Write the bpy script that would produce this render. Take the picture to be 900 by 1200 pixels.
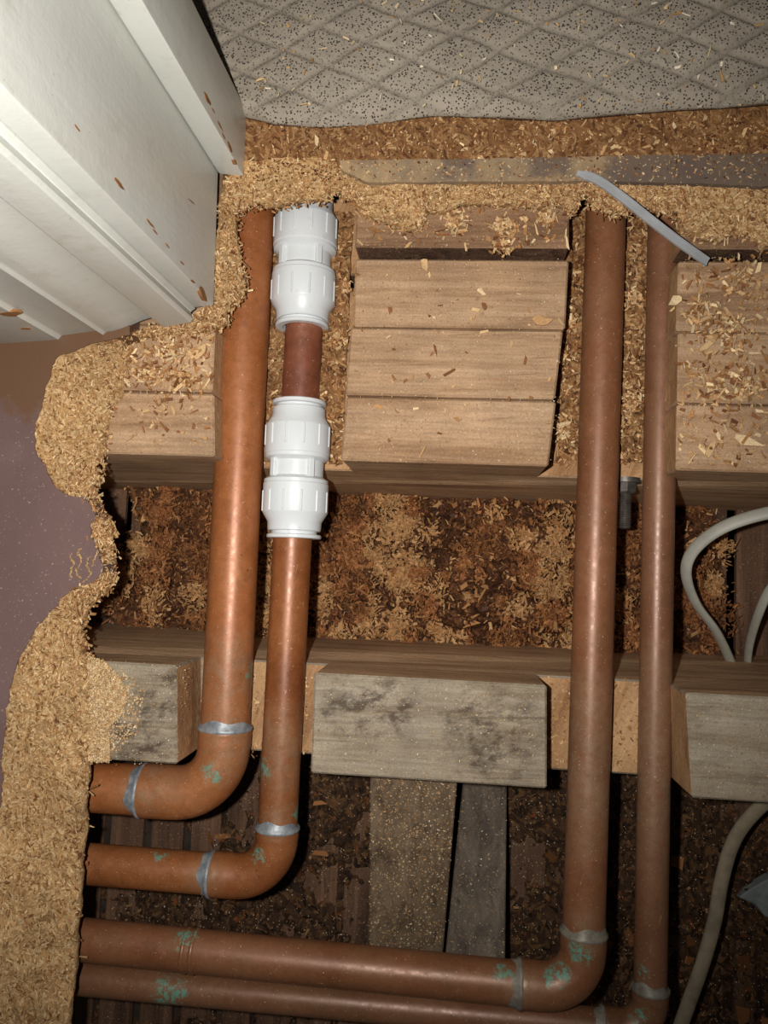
import bpy, bmesh, math, random
import numpy as np
from mathutils import Vector, Matrix

for o in list(bpy.data.objects):
    bpy.data.objects.remove(o)
scene = bpy.context.scene
COL = scene.collection
random.seed(7)
rng = np.random.default_rng(11)

# ------------------------------------------------------------------ camera
F = 920.0                     # focal length in pixels of the 900x1200 frame
H = 0.52                      # camera height above the joist tops (z = 0)
NX, NY = 530.0, 674.0         # pixel straight below the camera
nad = Vector(((NX-450)/F, -(NY-600)/F, -1)).normalized()
Zc = -nad
Yc = Vector((0.035, 1, 0)); Yc = (Yc - Zc*Yc.dot(Zc)).normalized()
Xc = Yc.cross(Zc)
C2W = Matrix((Xc, Yc, Zc))    # rows = world axes seen from the camera
cam_d = bpy.data.cameras.new('camera')
cam_d.sensor_fit = 'VERTICAL'
cam_d.sensor_height = 24.0
cam_d.lens = F/1200*24.0
cam_d.clip_start = 0.01
cam = bpy.data.objects.new('camera', cam_d)
COL.objects.link(cam)
cam.matrix_world = Matrix.Translation((0, 0, H)) @ C2W.to_4x4()
scene.camera = cam

# ------------------------------------------------------------------ light
world = bpy.data.worlds.new('world'); scene.world = world
world.use_nodes = True
bg = world.node_tree.nodes['Background']
bg.inputs[0].default_value = (1.0, 0.93, 0.85, 1)
bg.inputs[1].default_value = 0.022
fl = bpy.data.lights.new('phone_flash', 'SPOT')   # the phone's own flash, beside the lens
fl.spot_size = math.radians(118); fl.spot_blend = 1.0
fl.energy = 15.0
fl.color = (1.0, 0.965, 0.915)
fl.shadow_soft_size = 0.005
flo = bpy.data.objects.new('phone_flash', fl)
flo.location = (-0.036, 0.006, H+0.004)
COL.objects.link(flo)
aim = C2W @ Vector(((350-450)/F, -(470-600)/F, -1))
flo.rotation_euler = aim.to_track_quat('-Z', 'Y').to_euler()
vs = scene.view_settings
vs.view_transform = 'Standard'; vs.look = 'None'; vs.gamma = 1.0
vs.use_curve_mapping = False
vs.exposure = 0.0

# ------------------------------------------------------------------ helpers
def ray(px, py):
    d = Vector(((px-450)/F, -(py-600)/F, -1))
    return C2W @ d
def W(px, py, z=0.0):
    d = ray(px, py); t = (z-H)/d.z
    return Vector((d.x*t, d.y*t, z))
def on_plane(px, py, a, b):
    """point of the sight line on the upright plane through a and b"""
    d = ray(px, py); n = Vector((-(b.y-a.y), b.x-a.x, 0))
    o = Vector((0, 0, H)); t = (a-o).dot(n)/d.dot(n)
    return o + d*t
def lin(r, g, b):
    f = lambda c: (c/255/12.92) if c/255 <= .04045 else ((c/255+.055)/1.055)**2.4
    return (f(r), f(g), f(b), 1)

def hash3(ix, iy, iz, seed):
    h = (ix*374761393 + iy*668265263 + iz*2147483647 + seed*1274126177) & 0xFFFFFFFF
    h = ((h ^ (h >> 13))*1274126177) & 0xFFFFFFFF
    h = (h ^ (h >> 16)) & 0xFFFFFF
    return h/float(0xFFFFFF)
def vnoise(p, seed=0):
    p = np.asarray(p, float); i = np.floor(p).astype(np.int64); f = p-i
    u = f*f*(3-2*f); r = 0
    for dx in (0, 1):
        for dy in (0, 1):
            for dz in (0, 1):
                w = (u[:, 0] if dx else 1-u[:, 0])*(u[:, 1] if dy else 1-u[:, 1])*(u[:, 2] if dz else 1-u[:, 2])
                r = r + w*hash3(i[:, 0]+dx, i[:, 1]+dy, i[:, 2]+dz, seed)
    return r*2-1
def fbm(p, octaves=4, seed=0, gain=.5):
    p = np.asarray(p, float); a = 1; s = 0; t = 0
    for k in range(octaves):
        s = s + a*vnoise(p*(2**k), seed+k); t += a; a *= gain
    return s/t

def thing(name, label, cat, loc=(0, 0, 0), group=None, kind=None):
    o = bpy.data.objects.new(name, None); COL.objects.link(o)
    o.location = loc; o.empty_display_size = .02
    tag(o, label, cat, group, kind); return o
def tag(o, label=None, cat=None, group=None, kind=None):
    if label: o['label'] = label
    if cat: o['category'] = cat
    if group: o['group'] = group
    if kind: o['kind'] = kind
    return o
def root_loc(o):
    v = Vector((0, 0, 0))
    while o is not None:
        v += o.location; o = o.parent
    return v
def mesh_obj(name, verts, faces, mat, parent=None, smooth=False, tint=None, mat_idx=None, base=None):
    """verts in world metres; a top-level mesh gets its origin at its base"""
    V = np.array([tuple(v) for v in verts], float) if not isinstance(verts, np.ndarray) else verts
    if parent is not None:
        off = np.array(root_loc(parent)); loc = (0, 0, 0)
    else:
        c = np.array([(V[:, 0].min()+V[:, 0].max())/2, (V[:, 1].min()+V[:, 1].max())/2, V[:, 2].min()]) if base is None else np.array(base)
        off = c; loc = tuple(c)
    me = bpy.data.meshes.new(name)
    me.from_pydata((V-off).tolist(), [], faces if isinstance(faces, list) else faces.tolist())
    mats = mat if isinstance(mat, (list, tuple)) else [mat]
    for m in mats: me.materials.append(m)
    if mat_idx is not None: me.polygons.foreach_set('material_index', np.array(mat_idx, dtype=np.int32))
    if smooth: me.polygons.foreach_set('use_smooth', np.ones(len(me.polygons), dtype=bool))
    if tint is not None:
        at = me.color_attributes.new('tint', 'FLOAT_COLOR', 'POINT')
        at.data.foreach_set('color', np.asarray(tint, np.float32).ravel())
    me.validate(); me.update()
    o = bpy.data.objects.new(name, me); COL.objects.link(o)
    o.location = loc
    if parent is not None: o.parent = parent
    return o
def bevel(o, w=.001, seg=1):
    bm = bmesh.new(); bm.from_mesh(o.data)
    es = [e for e in bm.edges if len(e.link_faces) == 2 and e.calc_face_angle(0) > .5]
    bmesh.ops.bevel(bm, geom=es, offset=w, segments=seg, affect='EDGES', profile=.6, clamp_overlap=True)
    bm.to_mesh(o.data); bm.free()
def recalc(o):
    bm = bmesh.new(); bm.from_mesh(o.data)
    bmesh.ops.recalc_face_normals(bm, faces=bm.faces)
    bm.to_mesh(o.data); bm.free(); return o

# ---- sweep of a round (or flat) section along a path
def sweep(path, rad, seg=28, flat=1.0, caps=True, up=None):
    P = [Vector(p) for p in path]; n = len(P)
    R = rad if hasattr(rad, '__len__') else [rad]*n
    T = []
    for i in range(n):
        a = P[max(i-1, 0)]; b = P[min(i+1, n-1)]
        d = b-a
        k = 1
        while d.length < 1e-9 and k < n:
            d = P[min(i+k, n-1)]-P[max(i-k, 0)]; k += 1
        T.append(d.normalized())
    ref = Vector(up) if up is not None else (Vector((0, 0, 1)) if abs(T[0].z) < .9 else Vector((1, 0, 0)))
    u = (ref-T[0]*ref.dot(T[0])).normalized()
    V = []; Fc = []
    for i in range(n):
        u = (u-T[i]*u.dot(T[i])).normalized(); w = T[i].cross(u)
        for k in range(seg):
            a = 2*math.pi*k/seg
            V.append(P[i]+u*(math.cos(a)*R[i]*flat)+w*(math.sin(a)*R[i]))
    for i in range(n-1):
        for k in range(seg):
            k2 = (k+1) % seg
            Fc.append([i*seg+k, i*seg+k2, (i+1)*seg+k2, (i+1)*seg+k])
    if caps:
        Fc.append(list(range(seg))[::-1]); Fc.append([(n-1)*seg+k for k in range(seg)])
    return V, Fc
def lathe(a, b, prof, seg=40):
    """prof: list of (t in metres from a, radius) along the axis a->b"""
    a = Vector(a); d = (Vector(b)-a).normalized()
    ref = Vector((0, 0, 1)); u = (ref-d*ref.dot(d)).normalized(); w = d.cross(u)
    V = []; Fc = []; n = len(prof)
    for (t, r) in prof:
        for k in range(seg):
            an = 2*math.pi*k/seg
            V.append(a+d*t+u*(math.cos(an)*r)+w*(math.sin(an)*r))
    for i in range(n-1):
        for k in range(seg):
            k2 = (k+1) % seg
            Fc.append([i*seg+k, i*seg+k2, (i+1)*seg+k2, (i+1)*seg+k])
    return V, Fc
def auto_smooth(o, ang=35):
    me = o.data
    me.polygons.foreach_set('use_smooth', np.ones(len(me.polygons), dtype=bool))
    bm = bmesh.new(); bm.from_mesh(me)
    for e in bm.edges:
        e.smooth = not (len(e.link_faces) == 2 and e.calc_face_angle(0) > math.radians(ang))
    bm.to_mesh(me); bm.free()
def resample(pts, n):
    P = np.array([tuple(p) for p in pts], float)
    s = np.concatenate([[0], np.cumsum(np.linalg.norm(np.diff(P, axis=0), axis=1))])
    t = np.linspace(0, s[-1], n)
    return np.stack([np.interp(t, s, P[:, k]) for k in range(P.shape[1])], 1)
def smooth_path(pts, n):
    P = [Vector(p) for p in pts]; out = []
    m = len(P)-1; per = max(2, n//m)
    for i in range(m):
        p0 = P[max(i-1, 0)]; p1 = P[i]; p2 = P[i+1]; p3 = P[min(i+2, m)]
        for k in range(per):
            t = k/per
            out.append(.5*((2*p1)+(p2-p0)*t+(2*p0-5*p1+4*p2-p3)*t*t+(3*p1-p0-3*p2+p3)*t**3))
    out.append(P[-1]); return out

# ---- wood flakes: a thin jagged box each
BOXF = np.array([[0, 3, 2, 1], [4, 5, 6, 7], [0, 1, 5, 4], [1, 2, 6, 5], [2, 3, 7, 6], [3, 0, 4, 7]])
TAN = np.array([lin(204, 168, 122)[:3], lin(222, 194, 150)[:3], lin(186, 144, 98)[:3], lin(164, 120, 76)[:3], lin(126, 82, 48)[:3], lin(208, 172, 124)[:3], lin(150, 104, 62)[:3], lin(196, 156, 108)[:3]])
BROWN = np.array([lin(176, 128, 80)[:3], lin(150, 100, 58)[:3], lin(120, 76, 42)[:3], lin(196, 152, 104)[:3], lin(96, 58, 34)[:3], lin(80, 48, 30)[:3]])
DARK = np.array([lin(70, 48, 34)[:3], lin(92, 62, 40)[:3], lin(120, 84, 52)[:3], lin(50, 34, 26)[:3], lin(60, 42, 30)[:3], lin(148, 112, 74)[:3]])
DUST = np.array([lin(225, 200, 160)[:3], lin(205, 172, 122)[:3], lin(235, 220, 195)[:3], lin(190, 150, 100)[:3]])
def flakes(name, pts, length, width, thick, pal, mat, parent=None, tilt=.5, nrm=None, seed=0, angle=None, lift=.0):
    r = np.random.default_rng(seed+100)
    P = np.asarray(pts, float); n = len(P)
    L = r.uniform(length[0], length[1], n)**1.0; Wd = r.uniform(width[0], width[1], n); Th = r.uniform(thick[0], thick[1], n)
    L = np.where(r.random(n) < .7, length[0]+(L-length[0])*.45, L)
    a = r.uniform(0, 2*np.pi, n) if angle is None else angle+r.normal(0, .5, n)
    N = np.zeros((n, 3)); N[:, 2] = 1
    if nrm is not None: N = np.asarray(nrm, float)
    N = N + r.normal(0, tilt, (n, 3))*np.array([1, 1, .2]); N /= np.linalg.norm(N, axis=1)[:, None]
    D = np.stack([np.cos(a), np.sin(a), np.zeros(n)], 1)
    D = D-N*(D*N).sum(1)[:, None]; D /= np.maximum(np.linalg.norm(D, axis=1), 1e-6)[:, None]
    S = np.cross(N, D)
    c = np.array([[-1, -1, -1], [1, -1, -1], [1, 1, -1], [-1, 1, -1], [-1, -1, 1], [1, -1, 1], [1, 1, 1], [-1, 1, 1]], float)
    J = np.repeat(c[None], n, 0)
    jit = r.uniform(.35, 1.15, (n, 4, 2)); J[:, :4, :2] *= jit; J[:, 4:, :2] *= jit
    J[:, :, 2] += r.normal(0, .8, (n, 8))*np.abs(J[:, :, 0])*.6
    V = P[:, None] + lift*N[:, None] + J[:, :, :1]*(L/2)[:, None, None]*D[:, None] + J[:, :, 1:2]*(Wd/2)[:, None, None]*S[:, None] + J[:, :, 2:3]*(Th/2)[:, None, None]*N[:, None]
    Fc = (BOXF[None]+8*np.arange(n)[:, None, None]).reshape(-1, 4)
    col = pal[r.integers(0, len(pal), n)]*r.uniform(.75, 1.2, (n, 1))
    tint = np.ones((n, 8, 4)); tint[:, :, :3] = col[:, None]
    o = mesh_obj(name, V.reshape(-1, 3), Fc, mat, parent, tint=tint.reshape(-1, 4))
    return o

# ------------------------------------------------------------------ materials
class NT:
    def __init__(s, name):
        s.m = bpy.data.materials.new(name); s.m.use_nodes = True
        s.t = s.m.node_tree; s.b = s.t.nodes['Principled BSDF']
        s.tc = s.t.nodes.new('ShaderNodeNewGeometry').outputs['Position']
    def n(s, t, **kw):
        x = s.t.nodes.new(t)
        for k, v in kw.items(): setattr(x, k, v)
        return x
    def link(s, a, b): s.t.links.new(a, b)
    def mapv(s, scale=(1, 1, 1), rot=(0, 0, 0), src=None):
        x = s.n('ShaderNodeMapping', vector_type='TEXTURE'); x.inputs['Scale'].default_value = tuple(1/c for c in scale); x.inputs['Rotation'].default_value = rot
        s.link(src or s.tc, x.inputs['Vector']); return x.outputs[0]
    def noise(s, scale, detail=4, rough=.55, vec=None, dist=0):
        x = s.n('ShaderNodeTexNoise'); x.inputs['Scale'].default_value = scale; x.inputs['Detail'].default_value = detail
        x.inputs['Roughness'].default_value = rough; x.inputs['Distortion'].default_value = dist
        s.link(vec or s.tc, x.inputs['Vector']); return x.outputs['Fac']
    def vor(s, scale, vec=None, feature='F1', out='Color', rnd=1):
        x = s.n('ShaderNodeTexVoronoi', feature=feature); x.inputs['Scale'].default_value = scale
        x.inputs['Randomness'].default_value = rnd
        s.link(vec or s.tc, x.inputs['Vector']); return x.outputs[out]
    def ramp(s, fac, stops, interp='LINEAR'):
        x = s.n('ShaderNodeValToRGB'); e = x.color_ramp.elements; x.color_ramp.interpolation = interp
        while len(e) > len(stops): e.remove(e[-1])
        while len(e) < len(stops): e.new(1)
        for q, (p, c) in zip(e, stops):
            q.position = p; q.color = c if hasattr(c, '__len__') else (c, c, c, 1)
        s.link(fac, x.inputs[0]); return x.outputs[0]
    def mix(s, fac, a, b, mode='MIX'):
        x = s.n('ShaderNodeMix', data_type='RGBA', blend_type=mode)
        if hasattr(fac, 'is_linked'): s.link(fac, x.inputs[0])
        else: x.inputs[0].default_value = fac
        for v, i in ((a, 6), (b, 7)):
            if hasattr(v, 'is_linked'): s.link(v, x.inputs[i])
            else: x.inputs[i].default_value = v
        return x.outputs[2]
    def math(s, op, a, b=0):
        x = s.n('ShaderNodeMath', operation=op)
        for v, i in ((a, 0), (b, 1)):
            if hasattr(v, 'is_linked'): s.link(v, x.inputs[i])
            else: x.inputs[i].default_value = v
        return x.outputs[0]
    def bump(s, h, strength=.3, dist=.001):
        x = s.n('ShaderNodeBump'); x.inputs['Strength'].default_value = strength; x.inputs['Distance'].default_value = dist
        s.link(h, x.inputs['Height']); s.link(x.outputs[0], s.b.inputs['Normal'])
    def spots(s, pts):
        """1 inside any of the (point, radius) blobs, fading outwards"""
        acc = None
        for p, r in pts:
            d = s.n('ShaderNodeVectorMath', operation='DISTANCE'); s.link(s.tc, d.inputs[0]); d.inputs[1].default_value = tuple(p)
            v = s.math('SUBTRACT', 1, s.math('DIVIDE', d.outputs['Value'], r))
            acc = v if acc is None else s.math('MAXIMUM', acc, v)
        return s.math('MAXIMUM', acc, 0)
    def fin(s, col=None, rough=.6, metal=0, spec=.5):
        if col is not None:
            if hasattr(col, 'is_linked'): s.link(col, s.b.inputs['Base Color'])
            else: s.b.inputs['Base Color'].default_value = col
        if hasattr(rough, 'is_linked'): s.link(rough, s.b.inputs['Roughness'])
        else: s.b.inputs['Roughness'].default_value = rough
        s.b.inputs['Metallic'].default_value = metal
        s.b.inputs['Specular IOR Level'].default_value = spec
        return s.m

def m_flake():
    t = NT('wood_flake'); a = t.n('ShaderNodeAttribute', attribute_name='tint')
    g = t.noise(900, 3); c = t.mix(.5, a.outputs['Color'], t.ramp(g, [(.3, .55), (.7, 1.25)]), 'MULTIPLY')
    t.bump(g, .3, .0005); return t.fin(c, .75, 0, .25)
def m_chip(name, light, mid, dark, scale=1.0, spotcol=lin(104, 58, 34)):
    t = NT(name)
    warp = t.n('ShaderNodeVectorMath', operation='ADD')
    nz = t.n('ShaderNodeTexNoise'); nz.inputs['Scale'].default_value = 140; nz.inputs['Detail'].default_value = 3; t.link(t.tc, nz.inputs['Vector'])
    sc = t.n('ShaderNodeVectorMath', operation='SCALE'); t.link(nz.outputs['Color'], sc.inputs[0]); sc.inputs['Scale'].default_value = .0035
    t.link(t.tc, warp.inputs[0]); t.link(sc.outputs[0], warp.inputs[1]); wv = warp.outputs[0]
    v1 = t.vor(1, t.mapv((240*scale, 900*scale, 700*scale), (0, 0, .5), wv))
    v2 = t.vor(1, t.mapv((240*scale, 900*scale, 700*scale), (0, 0, 1.7), wv))
    v3 = t.vor(1, t.mapv((200*scale, 700*scale, 600*scale), (0, 0, -.6), wv))
    sel = t.vor(210*scale, wv)
    sx = t.n('ShaderNodeSeparateColor'); t.link(sel, sx.inputs[0])
    h = t.mix(t.ramp(sx.outputs[0], [(.36, 0.), (.42, 1.)]), v1, v2)
    h = t.mix(t.ramp(sx.outputs[1], [(.6, 0.), (.66, 1.)]), h, v3)
    s2 = t.n('ShaderNodeSeparateColor'); t.link(h, s2.inputs[0])
    col = t.ramp(s2.outputs[0], [(0, dark), (.22, mid), (.5, mid), (.8, light), (1, mid)])
    big = t.noise(30, 5, .65); col = t.mix(.7, col, t.ramp(big, [(.3, .62), (.7, 1.2)]), 'MULTIPLY')
    fi = t.noise(900, 3, .6); col = t.mix(.5, col, t.ramp(fi, [(.3, .55), (.7, 1.25)]), 'MULTIPLY')
    sp = t.ramp(t.noise(110, 4, .6), [(.62, 0.), (.68, .9)]); col = t.mix(sp, col, spotcol)
    sp = t.ramp(t.noise(330, 3, .6), [(.64, 0.), (.70, .8)]); col = t.mix(sp, col, dark)
    t.bump(t.math('ADD', t.math('MULTIPLY', s2.outputs[1], .8), t.noise(380, 5, .7)), .9, .0018)
    return t.fin(col, .85, 0, .2)
def m_wood(name, base, dark, light, ang=0.0, stain=None, dust=.0, grain=1.0, marks=None):
    t = NT(name)
    mp = t.mapv((5, 70*grain, 70*grain), (0, 0, ang))
    g = t.noise(1, 6, .6, mp, .9); fine = t.noise(1, 3, .5, t.mapv((30, 520, 520), (0, 0, ang)))
    col = t.ramp(g, [(.3, dark), (.5, base), (.72, light)])
    col = t.mix(.4, col, t.ramp(fine, [(.3, .6), (.7, 1.2)]), 'MULTIPLY')
    col = t.mix(.75, col, t.ramp(t.noise(14, 6, .65), [(.3, .62), (.7, 1.2)]), 'MULTIPLY')
    sp = t.ramp(t.noise(150, 5, .7), [(.60, 0.), (.75, .6)]); col = t.mix(sp, col, dark, 'MULTIPLY')
    gr = t.noise(800, 4, .75); col = t.mix(.55, col, t.ramp(gr, [(.3, .55), (.7, 1.3)]), 'MULTIPLY')
    wr = t.ramp(t.noise(1, 4, .6, t.mapv((9, 150, 150), (0, 0, ang+.03)), .5), [(.60, 0.), (.72, .55)]); col = t.mix(wr, col, dark, 'MULTIPLY')
    if stain:
        sm = t.ramp(t.noise(1, 7, .7, t.mapv((28, 50, 30), (0, 0, ang+.2)), .2), [(.50, 0.), (.78, .5)])
        col = t.mix(sm, col, stain)
        sm = t.ramp(t.math('MULTIPLY', t.math('POWER', t.spots(marks), .5), t.ramp(t.noise(1, 7, .75, t.mapv((60, 95, 60), (0, 0, ang+.25)), .15), [(.40, 0.), (.66, 1.4)])), [(.2, 0.), (.9, .85)])
        col = t.mix(sm, col, stain)
    if dust:
        dm = t.ramp(t.noise(620, 2, .6), [(.70-dust, 0.), (.74-dust, 1.)])
        dz = t.ramp(t.noise(25, 4, .6), [(.35, .1), (.65, 1.)])
        col = t.mix(t.math('MULTIPLY', t.math('MULTIPLY', dm, dz), .7), col, lin(205, 178, 138))
    t.bump(t.math('ADD', t.math('ADD', g, fine), t.noise(260, 4)), .4, .0012)
    return t.fin(col, .8, 0, .25)
def m_copper(name, spots, grey_spots, dull=0.0, c0=lin(168, 92, 52), c1=lin(132, 66, 36), c2=lin(190, 116, 72)):
    t = NT(name)
    n1 = t.noise(16, 5, .6); n2 = t.noise(170, 4, .6)
    col = t.ramp(n1, [(.28, c1), (.5, c0), (.75, c2)])
    col = t.mix(.3, col, t.ramp(n2, [(.3, .62), (.7, 1.2)]), 'MULTIPLY')
    blot = t.ramp(t.noise(60, 5, .7), [(.58, 0.), (.75, .5)]); col = t.mix(blot, col, lin(100, 58, 40))
    if dull: col = t.mix(t.math('MULTIPLY', t.ramp(t.noise(40, 5), [(.3, .3), (.65, 1.)]), dull), col, lin(126, 96, 66))
    if grey_spots:
        g = t.ramp(t.math('MULTIPLY', t.math('POWER', t.spots(grey_spots), .6), t.ramp(t.noise(110, 7, .8), [(.30, 0.), (.75, 1.4)])), [(.1, 0.), (.9, .62)])
        col = t.mix(g, col, lin(148, 124, 98))
    if spots:
        g = t.ramp(t.math('MULTIPLY', t.spots(spots), t.ramp(t.noise(190, 7, .8), [(.44, 0.), (.66, 1.8)])), [(.2, 0.), (.5, .85)])
        col = t.mix(g, col, lin(104, 160, 140))
    gr = t.noise(700, 4, .7); col = t.mix(.35, col, t.ramp(gr, [(.3, .6), (.7, 1.25)]), 'MULTIPLY')
    pit = t.ramp(t.noise(330, 3, .6), [(.68, 0.), (.74, .7)]); col = t.mix(pit, col, lin(70, 42, 28))
    scr = t.ramp(t.noise(1, 2, .5, t.mapv((60, 900, 900), (0, 0, 1.3)), 1.5), [(.70, 0.), (.74, .5)]); col = t.mix(scr, col, lin(206, 160, 120))
    sp = t.ramp(t.noise(900, 1, .4), [(.745, 0.), (.77, .8)]); col = t.mix(sp, col, lin(215, 190, 165))
    rg = t.ramp(n2, [(.3, .34), (.7, .50)])
    t.bump(t.noise(60, 3), .05, .001)
    return t.fin(col, rg, .16, .55)

M = {}
M['flake'] = m_flake()
M['chip'] = m_chip('chipboard_torn', lin(230, 198, 150), lin(192, 150, 100), lin(128, 84, 48), 1.25)
M['chip_brown'] = m_chip('chipboard_stained', lin(184, 142, 96), lin(144, 100, 62), lin(98, 64, 40), .8)
M['pile'] = m_chip('shavings_pile', lin(140, 96, 60), lin(92, 58, 38), lin(44, 28, 22), .6)
M['notch_bed'] = m_chip('notch_chip_bed', lin(196, 156, 110), lin(150, 106, 66), lin(84, 54, 34), .7)
M['dirt'] = m_chip('ceiling_dirt', lin(118, 86, 56), lin(70, 50, 36), lin(34, 25, 20), .45, lin(132, 76, 40))
M['joist'] = m_wood('joist_pine', lin(176, 142, 110), lin(146, 112, 82), lin(192, 160, 128), dust=.04)
M['joist_dirty'] = m_wood('joist_pine_dirty', lin(170, 138, 108), lin(138, 104, 78), lin(192, 160, 128), dust=.05)
M['batten'] = m_wood('batten_pine', lin(146, 112, 84), lin(112, 82, 60), lin(170, 136, 104), dust=.04)
M['grey_joist'] = m_wood(marks=[(W(430, 822, 0), .030), (W(400, 832, 0), .022), (W(470, 835, 0), .02), (W(560, 850, 0), .030), (W(595, 855, 0), .030), (W(575, 885, 0), .028), (W(185, 830, 0), .026), (W(170, 880, 0), .030), (W(150, 860, 0), .02), (W(200, 800, 0), .016)], name='weathered_joist', base=lin(158, 144, 124), dark=lin(132, 114, 92), light=lin(172, 160, 142), stain=lin(70, 56, 45), dust=.05)
M['joist_side_lit'] = m_wood('joist_side_brightened', lin(204, 166, 128), lin(160, 122, 90), lin(220, 186, 148), dust=.0)  # flash light on the joist sides is put into this paler colour
M['fresh'] = m_wood('fresh_cut', lin(186, 144, 102), lin(150, 106, 70), lin(204, 164, 120), ang=1.2, dust=.05, grain=.5)
M['strut'] = m_wood('strut_wood', lin(128, 108, 86), lin(92, 74, 58), lin(152, 130, 106), ang=1.57, dust=.06)
M['strut_dark'] = m_wood('strut_wood_dark', lin(104, 92, 80), lin(70, 58, 50), lin(126, 112, 96), ang=1.57, dust=.06)
M['lath'] = m_wood('lath_wood', lin(104, 76, 58), lin(66, 48, 38), lin(128, 96, 74), ang=1.57, dust=.06)
def m_paintfloor():
    t = NT('purple_floor_paint')
    c = t.ramp(t.noise(14, 5, .6), [(.3, lin(104, 82, 79)), (.7, lin(115, 92, 88))])
    sp = t.ramp(t.noise(700, 2, .6), [(.68, 0.), (.72, .8)]); c = t.mix(sp, c, lin(186, 168, 158))
    d = t.ramp(t.math('ADD', t.spots([(W(30, 400, .018), .075), (W(110, 400, .018), .05)]), t.math('MULTIPLY', t.math('SUBTRACT', t.noise(60, 5), .5), .6)), [(.28, 0.), (.4, 1.)])
    c = t.mix(d, c, lin(104, 76, 56))
    sc = t.ramp(t.noise(7, 3), [(.55, 0.), (.75, .35)]); c = t.mix(sc, c, lin(140, 116, 118))
    t.bump(t.noise(500, 3), .15, .001); return t.fin(c, .5, 0, .35)
M['floor_paint'] = m_paintfloor()
def m_white():
    t = NT('old_white_gloss')
    c = t.ramp(t.noise(9, 4, .6), [(.3, lin(214, 217, 210)), (.7, lin(225, 228, 221))])
    gr = t.ramp(t.noise(60, 5, .65), [(.58, 0.), (.8, .4)]); c = t.mix(gr, c, lin(172, 164, 148))
    gs = t.ramp(t.noise(300, 3, .6), [(.70, 0.), (.76, .5)]); c = t.mix(gs, c, lin(150, 138, 118))
    wv = t.noise(1, 4, .5, t.mapv((90, 90, 6)))
    t.bump(t.math('ADD', wv, t.math('ADD', t.math('MULTIPLY', t.noise(45, 3), .8), t.math('MULTIPLY', t.noise(240, 4, .7), .5))), .14, .002); return t.fin(c, .34, 0, .5)
M['white'] = m_white()
def m_simple(name, c0, c1, scale, rough=.6, metal=0, spec=.4, bs=.1, bsc=300):
    t = NT(name); c = t.ramp(t.noise(scale, 4, .6), [(.35, c0), (.65, c1)])
    t.bump(t.noise(bsc, 3), bs, .001); return t.fin(c, rough, metal, spec)
M['bare'] = m_simple('bare_wood_patch', lin(128, 86, 50), lin(158, 112, 70), 200, .7)
M['wall'] = m_simple('wall_plaster', lin(196, 192, 180), lin(208, 204, 194), 30, .8)
def m_plastic():
    t = NT('white_plastic')
    sm = t.ramp(t.noise(110, 4, .65), [(.62, 0.), (.76, .30)])
    c = t.mix(sm, lin(211, 215, 217), lin(160, 156, 150)); t.bump(t.noise(500, 2), .04, .001)
    return t.fin(c, .36, 0, .45)
M['plastic'] = m_plastic()
M['solder'] = m_simple('old_solder', lin(118, 124, 130), lin(164, 168, 172), 160, .5, .3, .5, .4, 220)
M['solder_brown'] = m_simple('tarnished_solder', lin(112, 104, 92), lin(146, 140, 126), 160, .55, .2, .5, .4, 220)
M['cable'] = m_simple('grey_cable_sheath', lin(158, 156, 144), lin(174, 172, 160), 50, .5)
M['cable_old'] = m_simple('dusty_cable_sheath', lin(124, 112, 92), lin(150, 136, 112), 90, .7)
M['tie'] = m_simple('grey_plastic_strap', lin(150, 152, 154), lin(166, 168, 170), 50, .32)
M['steel'] = m_simple('dull_steel', lin(92, 88, 84), lin(124, 116, 108), 200, .45, .7)
M['plaster_bit'] = m_simple('plaster_bit', lin(118, 126, 124), lin(140, 146, 142), 90, .8)
M['gap'] = m_simple('plaster_keys', lin(40, 32, 28), lin(62, 50, 42), 60, .9)
def m_strip():
    t = NT('grimy_strip')
    c = t.ramp(t.noise(35, 5, .65), [(.35, lin(124, 106, 86)), (.6, lin(164, 138, 104))])
    d = t.spots([(W(760, 200, .02), .05), (W(820, 200, .02), .06), (W(880, 205, .02), .05), (W(640, 185, .02), .025), (W(540, 184, .02), .02)])
    d = t.ramp(t.math('ADD', d, t.math('MULTIPLY', t.math('SUBTRACT', t.noise(120, 5, .7), .5), 1.2)), [(.2, 0.), (.6, .8)])
    c = t.mix(d, c, lin(92, 78, 72))
    sp = t.ramp(t.noise(500, 2), [(.66, 0.), (.70, .9)]); c = t.mix(sp, c, lin(205, 180, 145))
    t.bump(t.noise(300, 4), .4, .001); return t.fin(c, .75, 0, .3)
M['strip'] = m_strip()
def m_underlay():
    t = NT('rubber_crumb_underlay')
    c = t.ramp(t.noise(20, 4), [(.3, lin(140, 130, 116)), (.7, lin(164, 153, 138))])
    dots = t.ramp(t.vor(560, out='Distance'), [(.26, 1.), (.40, 0.)])
    keep = t.ramp(t.noise(330, 2), [(.36, 0.), (.42, 1.)])
    ga = t.n('ShaderNodeAttribute', attribute_name='tint'); gs = t.n('ShaderNodeSeparateColor'); t.link(ga.outputs['Color'], gs.inputs[0])
    keep = t.math('MULTIPLY', keep, t.math('SUBTRACT', 1, gs.outputs[0]))
    c = t.mix(t.math('MULTIPLY', gs.outputs[0], .5), c, lin(120, 112, 100))
    c = t.mix(t.math('MULTIPLY', dots, keep), c, lin(52, 47, 44))
    st = t.ramp(t.noise(26, 4, .6), [(.66, 0.), (.8, .5)]); c = t.mix(st, c, lin(170, 148, 96))
    t.bump(t.noise(420, 4), .5, .0012); return t.fin(c, .9, 0, .15)
M['underlay'] = m_underlay()

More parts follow.
